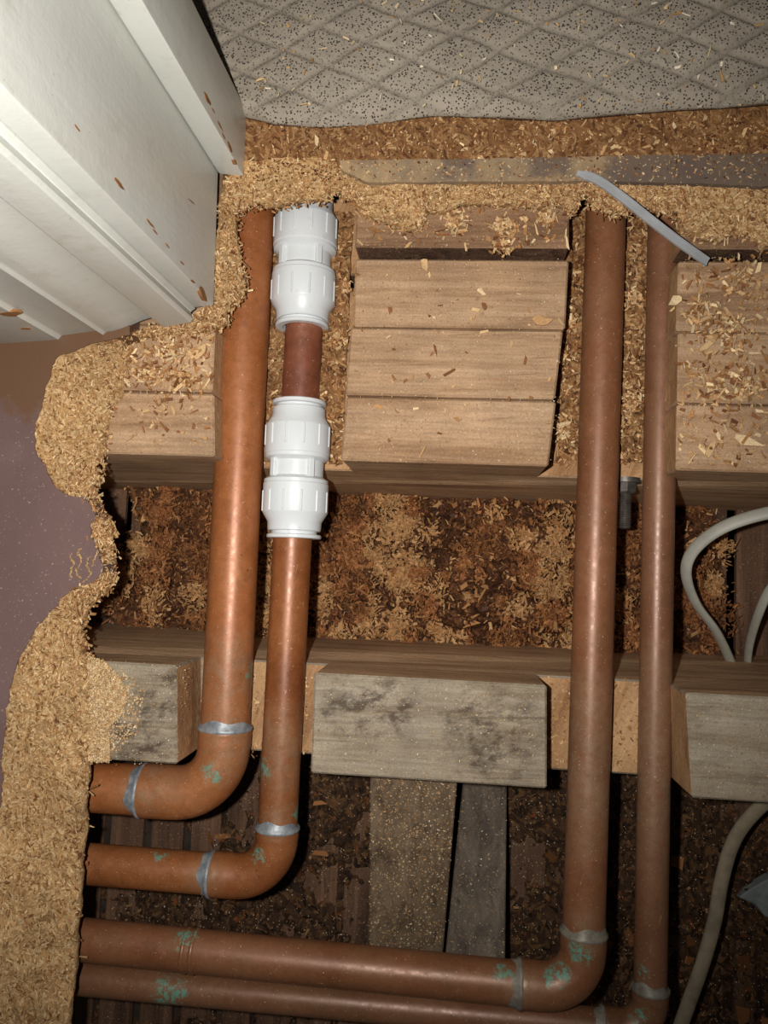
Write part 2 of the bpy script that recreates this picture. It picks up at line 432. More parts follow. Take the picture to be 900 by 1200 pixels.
# ------------------------------------------------------------------ ceiling below, laths, dirt
ZC = -0.200
x_lo, x_hi, y_lo, y_hi = -0.62, 0.55, -0.62, 0.55
ceil = thing('ceiling', 'dark lath and plaster ceiling of the room below, littered with dirt', 'ceiling', (0, 0, ZC-.012), kind='structure')
def box(name, x0, x1, y0, y1, z0, z1, mat, parent=None, bv=.0):
    V = [(x0, y0, z0), (x1, y0, z0), (x1, y1, z0), (x0, y1, z0), (x0, y0, z1), (x1, y0, z1), (x1, y1, z1), (x0, y1, z1)]
    o = mesh_obj(name, V, BOXF.tolist(), mat, parent)
    if bv: bevel(o, bv)
    return o
box('plaster_backing', x_lo, x_hi, y_lo, y_hi, ZC-.012, ZC-.006, M['gap'], ceil)
xx = x_lo
while xx < x_hi-.03:
    w = .029+random.uniform(-.002, .003)
    o = box('lath', xx, xx+w, y_lo, y_hi, ZC-.006, ZC+random.uniform(-.0005, .0015), M['lath'], ceil, .0008)
    xx += w+.006+random.uniform(-.001, .003)

# joist lines (world y) read at x = 530
yl = lambda py, z=0.0: W(530, py, z).y
J1 = [yl(303), yl(384), yl(466), yl(544)]
J2 = [yl(797), yl(917)]
BT = [yl(236), yl(287)]

def heightfield(name, x0, x1, y0, y1, nx, ny, zf, mat, parent=None):
    X, Y = np.meshgrid(np.linspace(x0, x1, nx), np.linspace(y0, y1, ny))
    Z = zf(X.ravel(), Y.ravel())
    V = np.stack([X.ravel(), Y.ravel(), Z], 1)
    i = np.arange(nx*ny).reshape(ny, nx)
    Fc = np.stack([i[:-1, :-1], i[:-1, 1:], i[1:, 1:], i[1:, :-1]], -1).reshape(-1, 4)
    return mesh_obj(name, V, Fc, mat, parent, smooth=True), V

def p3(x, y, s): return np.stack([x*s, y*s, np.zeros_like(x)], 1)
# shavings between the two joists
xl = W(150, 640, ZC).x; xr = W(850, 640, ZC).x
yb = J1[3]; ya = J2[0]
def zpile(x, y):
    h = np.abs(fbm(p3(x, y, 26), 3, 3))*.055+.004 + fbm(p3(x, y, 110), 4, 9, .65)*.016
    edge = np.clip((x-xl)/.05, -1, 1); edge2 = np.clip((xr-x)/.06, -.35, 1)
    k = np.minimum(edge, edge2)
    wave = fbm(p3(x, y, 30), 3, 21)*.5
    return ZC + np.where(k+wave > 0, np.maximum(h, -.006)*np.clip(k+wave+.4, 0, 1), -.006)
pile, PV = heightfield('wood_shavings', W(95, 640, ZC).x, x_hi-.02, ya+.004, yb-.004, 420, 120, zpile, M['pile'])
tag(pile, 'heap of brown wood shavings lying between the two joists', 'shavings', kind='stuff')
sel = PV[(PV[:, 2] > ZC+.001)]
idx = rng.integers(0, len(sel), 5000)
flakes('loose_shavings', sel[idx]+rng.normal(0, .002, (5000, 3)), (.002, .009), (.0005, .0022), (.0003, .001), BROWN, M['flake'], pile, .8, seed=1, lift=.002)['kind'] = 'stuff'
cl = sel[rng.integers(0, len(sel), 230)]; CP = []; CC = []
for c_ in cl:
    rr_ = rng.uniform(.006, .017); k_ = int(rng.uniform(50, 150)*rr_/.012)
    q_ = rng.normal(0, rr_*.55, (k_, 2)); dome = np.sqrt(np.clip(1-(q_**2).sum(1)/(rr_*1.3)**2, 0, 1))*rr_*.9
    CP.append(np.column_stack([c_[0]+q_[:, 0], c_[1]+q_[:, 1], c_[2]+dome]))
CP = np.concatenate(CP); CP[:, 1] = np.clip(CP[:, 1], ya+.006, yb-.006)
for g_ in range(3):               # paler, redder and darker handfuls
    pal_ = [np.concatenate([BROWN[[0, 3]], TAN[[2, 3]]]), np.array([lin(150, 96, 56)[:3], lin(168, 116, 72)[:3], lin(124, 76, 44)[:3]]), BROWN[[1, 2, 4]]][g_]
    Q_ = CP[(vnoise(CP*34, 55) > .12) if g_ == 0 else ((vnoise(CP*34, 55) <= .12) & (vnoise(CP*34, 55) > -.3)) if g_ == 1 else (vnoise(CP*34, 55) <= -.3)]
    flakes('shaving_clumps', Q_, (.002, .012), (.0005, .0030), (.0003, .001), pal_, M['flake'], pile, .7, seed=6+g_)['kind'] = 'stuff'
idx = rng.integers(0, len(sel), 260)
flakes('curled_shavings', sel[idx], (.008, .018), (.002, .006), (.0005, .0012), BROWN[:4], M['flake'], pile, .5, seed=2, lift=.004)['kind'] = 'stuff'
# dirt on the ceiling nearer to the viewer
def zdirt(x, y):
    a = fbm(p3(x, y, 16), 4, 41); b = fbm(p3(x, y, 120), 4, 44)
    left = np.clip((W(330, 1050, ZC).x-x)/.1, 0, 1)
    right = np.clip((x-W(600, 1050, ZC).x)/.06, 0, 1)
    return ZC+.004 + a*.016 + b*.009 - left*.010 + right*.006
dirt, DV = heightfield('ceiling_dirt', x_lo+.02, x_hi-.02, y_lo+.02, J2[1]-.004, 420, 160, zdirt, M['dirt'])
tag(dirt, 'dark brown crumbly dirt over the laths in the near bay', 'dirt', kind='stuff')
vis = DV[(DV[:, 2] > ZC-.004) & (DV[:, 1] > W(450, 1260, ZC).y)]
idx = rng.integers(0, len(vis), 5000)
flakes('dirt_flakes', vis[idx]+rng.normal(0, .002, (5000, 3)), (.0015, .008), (.0006, .0028), (.0003, .001), DARK, M['flake'], dirt, .6, seed=3, lift=.002)['kind'] = 'stuff'
idx = rng.integers(0, len(vis), 9000)
flakes('pale_crumbs', vis[idx]+rng.normal(0, .002, (9000, 3)), (.0006, .0018), (.0004, .0010), (.0004, .0008), DUST*.8, M['flake'], dirt, .6, seed=4, lift=.002)['kind'] = 'stuff'
idx = rng.integers(0, len(vis), 90)
flakes('bark_flakes', vis[idx], (.010, .028), (.005, .014), (.001, .002), BROWN[[1, 2, 4]], M['flake'], dirt, .35, seed=5, lift=.003)['kind'] = 'stuff'

# ------------------------------------------------------------------ joists
ZN = -0.056                   # floor of the notches
def plank(name, y_far, y_near, breaks, parent, mats, ztop=0.0, zbot=ZC-.006, lean=0.0, endx=(x_lo, x_hi)):
    """breaks: [(x_at_far, x_at_near, z_after)] left to right; first/last z = ztop"""
    prof = [(endx[0], endx[0], zbot), (endx[0], endx[0], ztop)]; z = ztop; kinds = ['end']
    for (xf, xn, z2) in breaks:
        prof.append((xf, xn, z)); kinds.append('top' if z == ztop else 'cut')
        prof.append((xf, xn, z2)); kinds.append('cut'); z = z2
    prof.append((endx[1], endx[1], z)); kinds.append('top')
    prof.append((endx[1], endx[1], zbot)); kinds.append('end')
    n = len(prof)
    V = [(a, y_far + (lean if zz == zbot else 0), zz) for a, b, zz in prof] + [(b, y_near + (lean if zz == zbot else 0), zz) for a, b, zz in prof]
    Fc = [list(range(n)), list(range(n, 2*n))[::-1]]; mi = [1, 1]
    for i in range(n-1):
        Fc.append([i+1, i, n+i, n+i+1]); mi.append({'top': 0, 'cut': 2, 'end': 1}[kinds[i]])
    Fc.append([0, n-1, 2*n-1, n]); mi.append(1)
    o = mesh_obj(name, V, Fc, mats, parent, mat_idx=mi)
    recalc(o); bevel(o, .0013, 1)
    return o
X0 = lambda px, py, z=0.0: W(px, py, z).x
# far joist: three boards bolted side by side, notched for the pipes
j1 = thing('floor_joist', 'triple pine floor joist with two pipe notches, under the torn top edge', 'joist', (0, J1[2], ZC-.006))
mats1 = [M['joist'], M['joist_side_lit'], M['fresh']]; mats1d = [M['joist_dirty'], M['joist_side_lit'], M['fresh']]
L1 = [252, 252, 250, 250]; R1 = [416, 411, 406, 400]; L2 = [667, 660, 652, 646]; R2 = [796, 795, 794, 793]
py1 = [303, 384, 466, 544]
for k in range(3):
    br = []
    for (arr, zz) in ((L1, ZN), (R1, 0.0), (L2, ZN), (R2, 0.0)):
        br.append((X0(arr[k], py1[k]), X0(arr[k+1]+(random.uniform(-3, 3)), py1[k+1]), zz))
    zt = (-.0012, 0.0, -.0006)[k]
    br = [(a, b, (zt if c == 0.0 else c)) for a, b, c in br]
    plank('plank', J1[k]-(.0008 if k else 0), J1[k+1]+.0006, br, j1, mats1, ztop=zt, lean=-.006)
# pale batten behind it
bt = thing('timber_batten', 'dusty pine batten under the torn board, beyond the triple joist', 'batten', (0, BT[0], ZC-.006))
plank('plank', BT[0]+.03, BT[1], [(X0(255, 262), X0(255, 262), ZN), (X0(416, 262), X0(416, 262), -.004), (X0(667, 250), X0(668, 290), ZN), (X0(799, 262), X0(799, 262), -.004)], bt, [M['batten'], M['lath'], M['fresh']], ztop=-.004)  # dark lath colour on the batten sides stands in for shade in the gap
# near joist
j2 = thing('floor_joist', 'grey weathered notched joist with dark stains, across the middle of the opening', 'joist', (0, J2[0], ZC-.006))
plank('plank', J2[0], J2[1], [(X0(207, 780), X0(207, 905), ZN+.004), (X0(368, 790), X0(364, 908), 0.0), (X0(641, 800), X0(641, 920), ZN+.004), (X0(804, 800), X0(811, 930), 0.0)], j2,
      [M['grey_joist'], M['joist_side_lit'], M['fresh']], lean=.010)

# ------------------------------------------------------------------ struts under the near joist
def slab(name, quad, th, mat, label, cat, crumbs=500):
    q = [Vector(p) for p in quad]; n = (q[1]-q[0]).cross(q[3]-q[0]).normalized()
    if n.z < 0: n = -n
    V = q+[p-n*th for p in q]
    o = mesh_obj(name, V, [[0, 1, 2, 3], [7, 6, 5, 4], [0, 4, 5, 1], [1, 5, 6, 2], [2, 6, 7, 3], [3, 7, 4, 0]], mat)
    recalc(o); bevel(o, .001)
    r = np.random.default_rng(len(label)); k = crumbs; a_ = r.random((k, 1)); b_ = r.random((k, 1))
    Q = np.array([tuple(p) for p in q]); P = (Q[0]*(1-a_)+Q[1]*a_)*(1-b_)+(Q[3]*(1-a_)+Q[2]*a_)*b_
    P = P[vnoise(P*45, 91) > r.uniform(-1.0, .7, k)]
    f = flakes('sawdust', P+np.array(n)*.0004, (.0006, .0026), (.0004, .0011), (.0003, .0007), np.concatenate([DUST, TAN]), M['flake'], o, .3, nrm=np.tile(np.array(n), (len(P), 1)), seed=k); f['kind'] = 'stuff'
    return tag(o, label, cat)
def extend(a, b, y):           # point on line a->b at world y
    t = (y-a.y)/(b.y-a.y); return a+(b-a)*t
ye = J2[1]-.001
a0, a1, b0, b1 = W(434, 912, -.080), W(536, 914, -.080), W(432, 1118, -.150), W(519, 1118, -.150)
yend = W(470, 1225, -.18).y
slab('wooden_strut', [extend(a0, b0, ye), extend(a1, b1, ye), extend(a1, b1, yend), extend(a0, b0, yend)], .02, M['strut'],
     'wide pale dusty strut sloping down from below the grey joist', 'strut', 4200)
a0, a1, b0, b1 = W(542, 920, -.165), W(594, 922, -.165), W(522, 1118, -.105), W(592, 1118, -.105)
slab('wooden_strut', [extend(a0, b0, ye), extend(a1, b1, ye), extend(a1, b1, yend), extend(a0, b0, yend)], .02, M['strut_dark'],
     'narrower dark strut right of the wide dusty one', 'strut')

# ------------------------------------------------------------------ chipboard floor with torn edges
ZT = 0.018
def jag(P, amp, freq, seed):
    P = P.copy(); q = np.stack([P[:, 0]*freq, P[:, 1]*freq, np.zeros(len(P))], 1)
    P[:, 0] += fbm(q, 4, seed, .7)*amp; P[:, 1] += fbm(q+7.3, 4, seed+5, .7)*amp; return P
def torn(name, U, L, zu, zl, n, m, parent, seed, mat, amp=.0030, drop=.010, fl=6000, power=.8, pal=TAN, under=.004, calm=None):
    """ramp of broken chipboard between the upper outline U and the lower outline L (pixels)"""
    Ug = jag(resample([W(x, y, zu) for x, y in U], n), .0028, 130, seed)
    L0 = resample([W(x, y, zl) for x, y in L], n)
    Lg = jag(L0, .0042, 110, seed+31)
    if calm is not None:               # sawn straight on the viewer's side
        k_ = np.clip((calm+.03-L0[:, 1])/.05, 0, .9)[:, None]; Lg = Lg*(1-k_)+L0*k_
    t = np.linspace(0, 1, m)
    G = Ug[:, None]*(1-t)[None, :, None]+Lg[:, None]*t[None, :, None]
    G[:, :, 2] = zu+(zl-zu)*(t**power)[None]
    flat = G.reshape(-1, 3)
    d = fbm(flat*230, 4, seed+3, .75)*amp*1.9 + fbm(flat*50, 3, seed+8)*amp*1.6
    taper = np.tile(np.clip(t*8, 0.15, 1), n)
    flat[:, 2] += (d-amp*.3)*taper
    top = flat.copy().reshape(n, m, 3)
    r1 = top[:, -1].copy(); r1[:, 2] -= drop*.55; r1 += np.random.default_rng(seed).normal(0, .0007, r1.shape)*(1 if calm is None else (1-k_))
    inward = (Ug-Lg); inward[:, 2] = 0; inward /= np.maximum(np.linalg.norm(inward, axis=1), 1e-6)[:, None]
    r2 = r1+inward*under; r2[:, 2] -= drop*.45
    allv = np.concatenate([top, r1[:, None], r2[:, None]], 1); mm = m+2
    i = np.arange(n*mm).reshape(n, mm)
    Fc = np.stack([i[:-1, :-1], i[:-1, 1:], i[1:, 1:], i[1:, :-1]], -1).reshape(-1, 4)
    o = mesh_obj(name, allv.reshape(-1, 3), Fc, mat, parent, smooth=True); o['kind'] = 'stuff'
    recalc(o)
    r = np.random.default_rng(seed+77)
    ii = r.integers(0, n, fl); tj = (r.random(fl)**.75*(m-1)).astype(int)
    P = top[ii, tj]+r.normal(0, .0008, (fl, 3))
    f = flakes('chipboard_flakes', P, (.0018, .0070), (.0004, .0013), (.0002, .0006), pal, M['flake'], o, .22, seed=seed, lift=-.0001); f['kind'] = 'stuff'
    ne = int(fl*.22); ii = r.integers(0, n, ne)
    if calm is not None: ii = ii[(top[ii, -1, 1] > calm) | (r.random(ne) < .15)]; ne = len(ii)
    P = top[ii, -1]-np.array([0, 0, 1])*r.uniform(0, drop, (ne, 1))+r.normal(0, .0012, (ne, 3))
    f = flakes('edge_splinters', P, (.002, .008), (.0005, .002), (.0003, .0009), pal, M['flake'], o, 1.0, seed=seed+1); f['kind'] = 'stuff'
    return Ug, Lg
def sheet(name, outline, z0, z1, mat, parent):
    n = len(outline)
    V = [(p[0], p[1], z1) for p in outline]+[(p[0], p[1], z0) for p in outline]
    bm = bmesh.new(); vs_ = [bm.verts.new(v) for v in V]
    bm.faces.new(vs_[:n]); bm.faces.new(vs_[n:][::-1])
    for i in range(n):
        j = (i+1) % n; bm.faces.new([vs_[i], vs_[n+i], vs_[n+j], vs_[j]])
    bmesh.ops.recalc_face_normals(bm, faces=bm.faces)
    bmesh.ops.triangulate(bm, faces=[f for f in bm.faces if len(f.verts) > 4])
    me = bpy.data.meshes.new(name); off = root_loc(parent)
    bmesh.ops.translate(bm, verts=bm.verts, vec=-off)
    bm.to_mesh(me); bm.free(); me.materials.append(mat)
    o = bpy.data.objects.new(name, me); COL.objects.link(o); o.parent = parent
    return o
floor = thing('floor', 'chipboard floor broken open around the pipes, purple paint on its left side', 'floor', (0, 0, 0), kind='structure')
# left sheet
U = [(150, 392), (110, 403), (66, 420), (55, 455), (42, 500), (40, 522), (52, 548), (66, 572), (82, 583), (98, 582), (106, 592), (112, 604), (107, 616), (107, 630), (116, 648), (122, 664), (112, 682), (88, 687), (72, 702), (58, 720), (40, 742), (25, 768), (14, 800), (7, 838), (4, 880), (2, 930), (-4, 990), (-12, 1060), (-22, 1140), (-30, 1260), (-34, 1330)]
L = [(149, 395), (147, 428), (141, 462), (131, 478), (121, 505), (117, 530), (112, 556), (109, 572), (111, 584), (113, 596), (117, 606), (121, 614), (127, 626), (128, 645), (131, 668), (125, 690), (110, 700), (101, 712), (95, 732), (92, 752), (100, 770), (106, 800), (104, 850), (103, 900), (98, 950), (95, 1000), (91, 1060), (87, 1110), (82, 1170), (76, 1260), (72, 1330)]
def pair(U, L, k=8):
    return [tuple(p) for p in U], [tuple(p) for p in L]
# resample piecewise so that the pairs stay opposite each other
def densify(A, B, per):
    a = []; b = []
    for i in range(len(A)-1):
        for k in range(per):
            t = k/per
            a.append((A[i][0]*(1-t)+A[i+1][0]*t, A[i][1]*(1-t)+A[i+1][1]*t)); b.append((B[i][0]*(1-t)+B[i+1][0]*t, B[i][1]*(1-t)+B[i+1][1]*t))
    a.append(A[-1]); b.append(B[-1]); return a, b
_res = resample
def resample(pts, n):          # outlines are already paired point by point
    P = np.array([tuple(p) for p in pts], float)
    return P if len(P) == n else _res(pts, n)
Ud, Ld = densify(U, L, 12)
Ug, Lg = torn('torn_edge', Ud, Ld, ZT-.0008, .004, len(Ud), 44, floor, 5, M['chip'], fl=4200, calm=-.12)
out = [tuple(p) for p in Ug]+[(x_lo, W(0, 1330, ZT).y), (x_lo, W(0, 330, ZT).y), (W(150, 330, ZT).x, W(150, 330, ZT).y)]
sheet('chipboard_sheet', out, 0.0, ZT, M['floor_paint'], floor)['label'] = 'purple-brown painted chipboard, specked with dust'
# little paint-edge cracks near the torn tip
for k, (cx_, y0_, nj) in enumerate([(84, 648, 6), (93, 642, 7), (103, 652, 6), (112, 646, 4)]):
    pts = [W(cx_+random.uniform(-4, 4)-j*.4, y0_+j*6, ZT+.0002) for j in range(nj)]
    V, Fc = sweep([p+Vector((random.uniform(-.0008, .0008), random.uniform(-.0008, .0008), 0)) for p in smooth_path(pts, 30)], [random.uniform(.0002, .0008) for _ in range(len(smooth_path(pts, 30)))], 5); mesh_obj('paint_crack', V, Fc, M['chip'], floor)
# ledge beside the door frame
U = [(275, 198), (262, 215), (256, 245), (253, 290), (251, 335), (246, 358), (228, 368), (205, 378), (180, 382), (150, 390)]
L = [(300, 225), (283, 238), (271, 250), (277, 295), (285, 328), (280, 350), (265, 372), (250, 388), (222, 392), (150, 398)]
Ud, Ld = densify(U, L, 14)
torn('torn_edge', Ud, Ld, ZT-.003, .002, len(Ud), 16, floor, 15, M['chip'], fl=1500, power=1.0, drop=.008)
# far sheet and its torn edge
U = [(262, 200), (290, 188), (330, 184), (385, 184), (397, 196), (430, 214), (480, 214), (540, 213), (600, 213), (660, 211), (720, 212), (780, 214), (840, 214), (900, 216), (960, 218), (1120, 220), (1280, 222)]
L = [(270, 246), (286, 236), (322, 238), (376, 230), (398, 222), (425, 248), (462, 263), (492, 268), (500, 248), (560, 236), (610, 240), (650, 238), (672, 246), (684, 224), (704, 240), (728, 248), (748, 244), (776, 246), (794, 242), (806, 268), (848, 282), (870, 270), (900, 286), (960, 290), (1020, 274), (1100, 288), (1190, 272), (1280, 284)]
Un = _res([(x, y, 0) for x, y in U], 24); 
# pair by x so that the strip runs straight down
ux = [u[0] for u in U]; uy = [u[1] for u in U]
Uq = [(x-0, float(np.interp(x, ux, uy))) for x, _ in L]
Ud, Ld = densify(Uq, L, 12)
Ug, Lg = torn('torn_edge', Ud, Ld, ZT-.001, .003, len(Ud), 22, floor, 25, M['chip'], fl=5200, power=1.1)
yB = W(530, -440, ZT).y
out = [tuple(p) for p in Ug]+[(x_hi, Ug[-1][1]), (x_hi, yB), (Ug[0][0], yB)]
sheet('chipboard_sheet', out, 0.0, ZT-.0012, M['chip_brown'], floor)['label'] = 'brown stained chipboard below the underlay edge'
# raised grimy strip along the saw line
st = [W(398, 189, ZT), W(560, 187, ZT), W(720, 184, ZT), W(960, 180, ZT), W(1280, 176, ZT), W(1280, 226, ZT), W(960, 222, ZT), W(840, 217, ZT), W(700, 213, ZT), W(540, 214, ZT), W(430, 215, ZT), W(400, 200, ZT)]
g = jag(_res(st+[st[0]], 320)[:-1], .0012, 160, 61)
sheet('painted_strip', [tuple(p) for p in g], ZT-.003, ZT+.0012, M['strip'], floor)['label'] = 'grimy grey painted strip beside the torn edge'
# crumbs lying on the brown board
P = np.array([W(random.uniform(295, 930), random.uniform(135, 212), ZT+.0012) for _ in range(1500)])
flakes('sawdust', P, (.0008, .004), (.0004, .0014), (.0003, .0007), np.concatenate([TAN, BROWN]), M['flake'], floor, .25, seed=33)['kind'] = 'stuff'
P = np.array([W(random.uniform(295, 930), random.uniform(130, 186), ZT) for _ in range(90)])
flakes('sawdust', P, (.004, .009), (.001, .003), (.0004, .0009), TAN, M['flake'], floor, .2, seed=34)['kind'] = 'stuff'

# ------------------------------------------------------------------ underlay
lower = [(268, 124), (288, 128), (320, 138), (380, 141), (440, 136), (510, 127), (580, 130), (650, 133), (720, 127), (790, 121), (850, 118), (900, 114), (980, 110), (1280, 96)]
lx = [p[0] for p in lower]; ly = [p[1] for p in lower]
ZU = ZT+.010
nx, ny = 580, 260
xs = np.linspace(268, 1270, nx)
V = []
ytop = W(600, -420, ZU).y
for j in range(ny):
    t = j/(ny-1)
    for x in xs:
        p = W(x, float(np.interp(x, lx, ly)), ZU)
        V.append((p.x-.012*t*0, p.y*(1-t)+ytop*t, ZU))
V = np.array(V)
fan = np.clip((W(560, 60, ZU).x-V[:, 0])/.16, 0, 1)
V[:, 0] -= fan*np.clip((V[:, 1]-V[:, 1].min()), 0, 1)*.55
# embossed lozenges: grooves of two crossing families
u = V[:, 0]/.058+V[:, 1]*2; v = V[:, 1]/.0285-V[:, 0]*2.5
wob = fbm(V*22, 3, 71)*.16
ga = np.abs((u+v+wob) % 1-.5); gb = np.abs((u-v+wob) % 1-.5)
dist = np.minimum(.5-ga, .5-gb)
groove = np.clip(1.5-dist/.075, 0, 1)*(.65+.5*fbm(V*9, 2, 79))
V[:, 2] += -groove*.0026 + fbm(V*14, 3, 73)*.004 + fbm(V*200, 3, 75)*.0007
tt = np.repeat(np.linspace(0, 1, ny), nx)
V[:, 2] -= np.clip(1-tt/.03, 0, 1)**2*.006
i = np.arange(nx*ny).reshape(ny, nx)
Fc = np.stack([i[:-1, :-1], i[:-1, 1:], i[1:, 1:], i[1:, :-1]], -1).reshape(-1, 4).tolist()
# thickness: skirt down along the rim
rim = list(i[0, :])+list(i[1:, -1])+list(i[-1, ::-1][1:])+list(i[::-1, 0][1:-1])
nb = len(V); low = V[rim].copy(); low[:, 2] = ZT+.0006
Vall = np.concatenate([V, low])
for k in range(len(rim)):
    k2 = (k+1) % len(rim); Fc.append([rim[k], nb+k, nb+k2, rim[k2]])
Fc.append([nb+k for k in range(len(rim))][::-1])
gt = np.zeros((len(Vall), 4)); gt[:nb, :3] = np.clip(groove, 0, 1)[:, None]; gt[:, 3] = 1
und = mesh_obj('carpet_underlay', Vall, Fc, M['underlay'], smooth=True, tint=gt); recalc(und)
tag(und, 'grey speckled rubber underlay embossed with lozenges, folded back at the top', 'underlay')
P = np.array([W(random.uniform(300, 900), random.uniform(0, 125), ZU+.004) for _ in range(110)])
flakes('crumbs', P, (.002, .008), (.0006, .002), (.0004, .0008), DUST, M['flake'], und, .2, seed=35)['kind'] = 'stuff'

# ------------------------------------------------------------------ painted door frame
ZF = ZT-.002
TOPZ = 2.05
LEAN = Vector((.028, .040, 0))*1.0     # the old frame is a little out of plumb (per metre)
def upright(name, pts, parent, mat, z0=ZF, z1=TOPZ, bv=.0015):
    n = len(pts); V = []
    for z in (z0, z1):
        for p in pts: V.append((p.x-LEAN.x*(z-z0), p.y+LEAN.y*(z-z0)*0, z))
    Fc = [list(range(n)), list(range(n, 2*n))]
    for i in range(n): j = (i+1) % n; Fc.append([i, j, n+j, n+i])
    o = mesh_obj(name, V, Fc, mat, parent); recalc(o)
    if bv: bevel(o, bv, 2)
    auto_smooth(o, 30); return o
fr = thing('trim_1', 'chipped white gloss door frame standing at the left of the hole', 'door frame', W(240, 300, ZF), kind='structure')
B = lambda x, y: W(x, y, ZF)
# lining
upright('lining', [B(256, 204), B(251, 358), B(229, 361), B(100, 356), B(100, 133), B(262, 133)], fr, M['white'])
# door stop
upright('door_stop', [B(286, 207), B(290, 131), B(262, 129), B(257, 204.5)], fr, M['white'])
# architrave with its moulding
arc = [B(230, 361.5), B(224, 366), B(227, 374), B(224, 378), B(192, 384), B(188, 381)]
for k in range(9):
    t = k/8; arc.append(B(184-58*t, 372+4*t+14*(0.5-0.5*math.cos(math.pi*t))))
arc += [B(122, 394), B(119, 388), B(74, 394), B(70, 399), B(-6, 404), B(-10, 398), B(-140, 408), B(-150, 380), B(100, 350)]
upright('architrave', arc, fr, M['white'], bv=.0008)
wl = upright('wall_left', [B(-10, 402), B(-10, 250), B(-600, 250), B(-600, 420)], fr, M['wall'], bv=0)
wl.name = 'wall_panel'
# flaked-off paint
def patch(px, py, a, b, w, h, ang, name='paint_chip'):
    p = on_plane(px, py, a, b)
    for _ in range(4):
        k_ = Vector((-LEAN.x*(p.z-ZF), 0, 0)); p = on_plane(px, py, a+k_, b+k_)
    n = Vector((-(b.y-a.y), b.x-a.x, 0)).normalized()
    cdir = Vector((0, 0, H))-p
    if n.dot(cdir) < 0: n = -n
    ud = Vector((0, 0, 1)); sd = n.cross(ud)
    V = []; k = 11
    for lay in (.00025, -.002):
        for q in range(k):
            an = 2*math.pi*q/k; r = random.uniform(.65, 1.15)
            x = math.cos(an)*w*r; y = math.sin(an)*h*r
            V.append(p+n*lay+sd*(x*math.cos(ang)-y*math.sin(ang))+ud*(x*math.sin(ang)+y*math.cos(ang)))
    Fc = [list(range(k)), list(range(2*k-1, k-1, -1))]+[[i, (i+1) % k, k+(i+1) % k, k+i] for i in range(k)]
    o = mesh_obj(name, V, Fc, M['bare'], fr); recalc(o)
    o['label'] = 'bare brown spot of lost paint'
sh = lambda p: Vector((p.x, p.y, p.z))
lin_a, lin_b = B(256, 204), B(251, 358)
st_a, st_b = B(286, 207), B(257, 204.5)
ar_a, ar_b = B(251, 358), B(229, 361)
patch(243, 116, B(286, 207), B(290, 131), .002, .007, 0)
patch(269, 172, B(286, 207), B(290, 131), .002, .006, 0)
patch(238, 343, lin_a, lin_b, .003, .008, .2)
patch(140, 216, lin_a, lin_b, .0012, .006, .0)
patch(176, 262, lin_a, lin_b, .0008, .006, 0)
for (px, py, w_, h_) in [(182, 272, .0006, .004), (196, 288, .0005, .003), (213, 308, .0006, .004), (226, 330, .0008, .004), (224, 236, .0004, .006), (90, 150, .0006, .003)]:
    patch(px, py, lin_a, lin_b, w_, h_, random.uniform(-.2, .2))
for (px, py, w_, h_) in [(258, 148, .0008, .006), (262, 160, .0006, .004), (276, 190, .001, .003), (250, 130, .0006, .003)]:
    patch(px, py, B(286, 207), B(290, 131), w_, h_, 0)
patch(12, 368, B(70, 399), B(-6, 404), .008, .004, 0)
patch(30, 385, B(70, 399), B(-6, 404), .004, .002, 0)

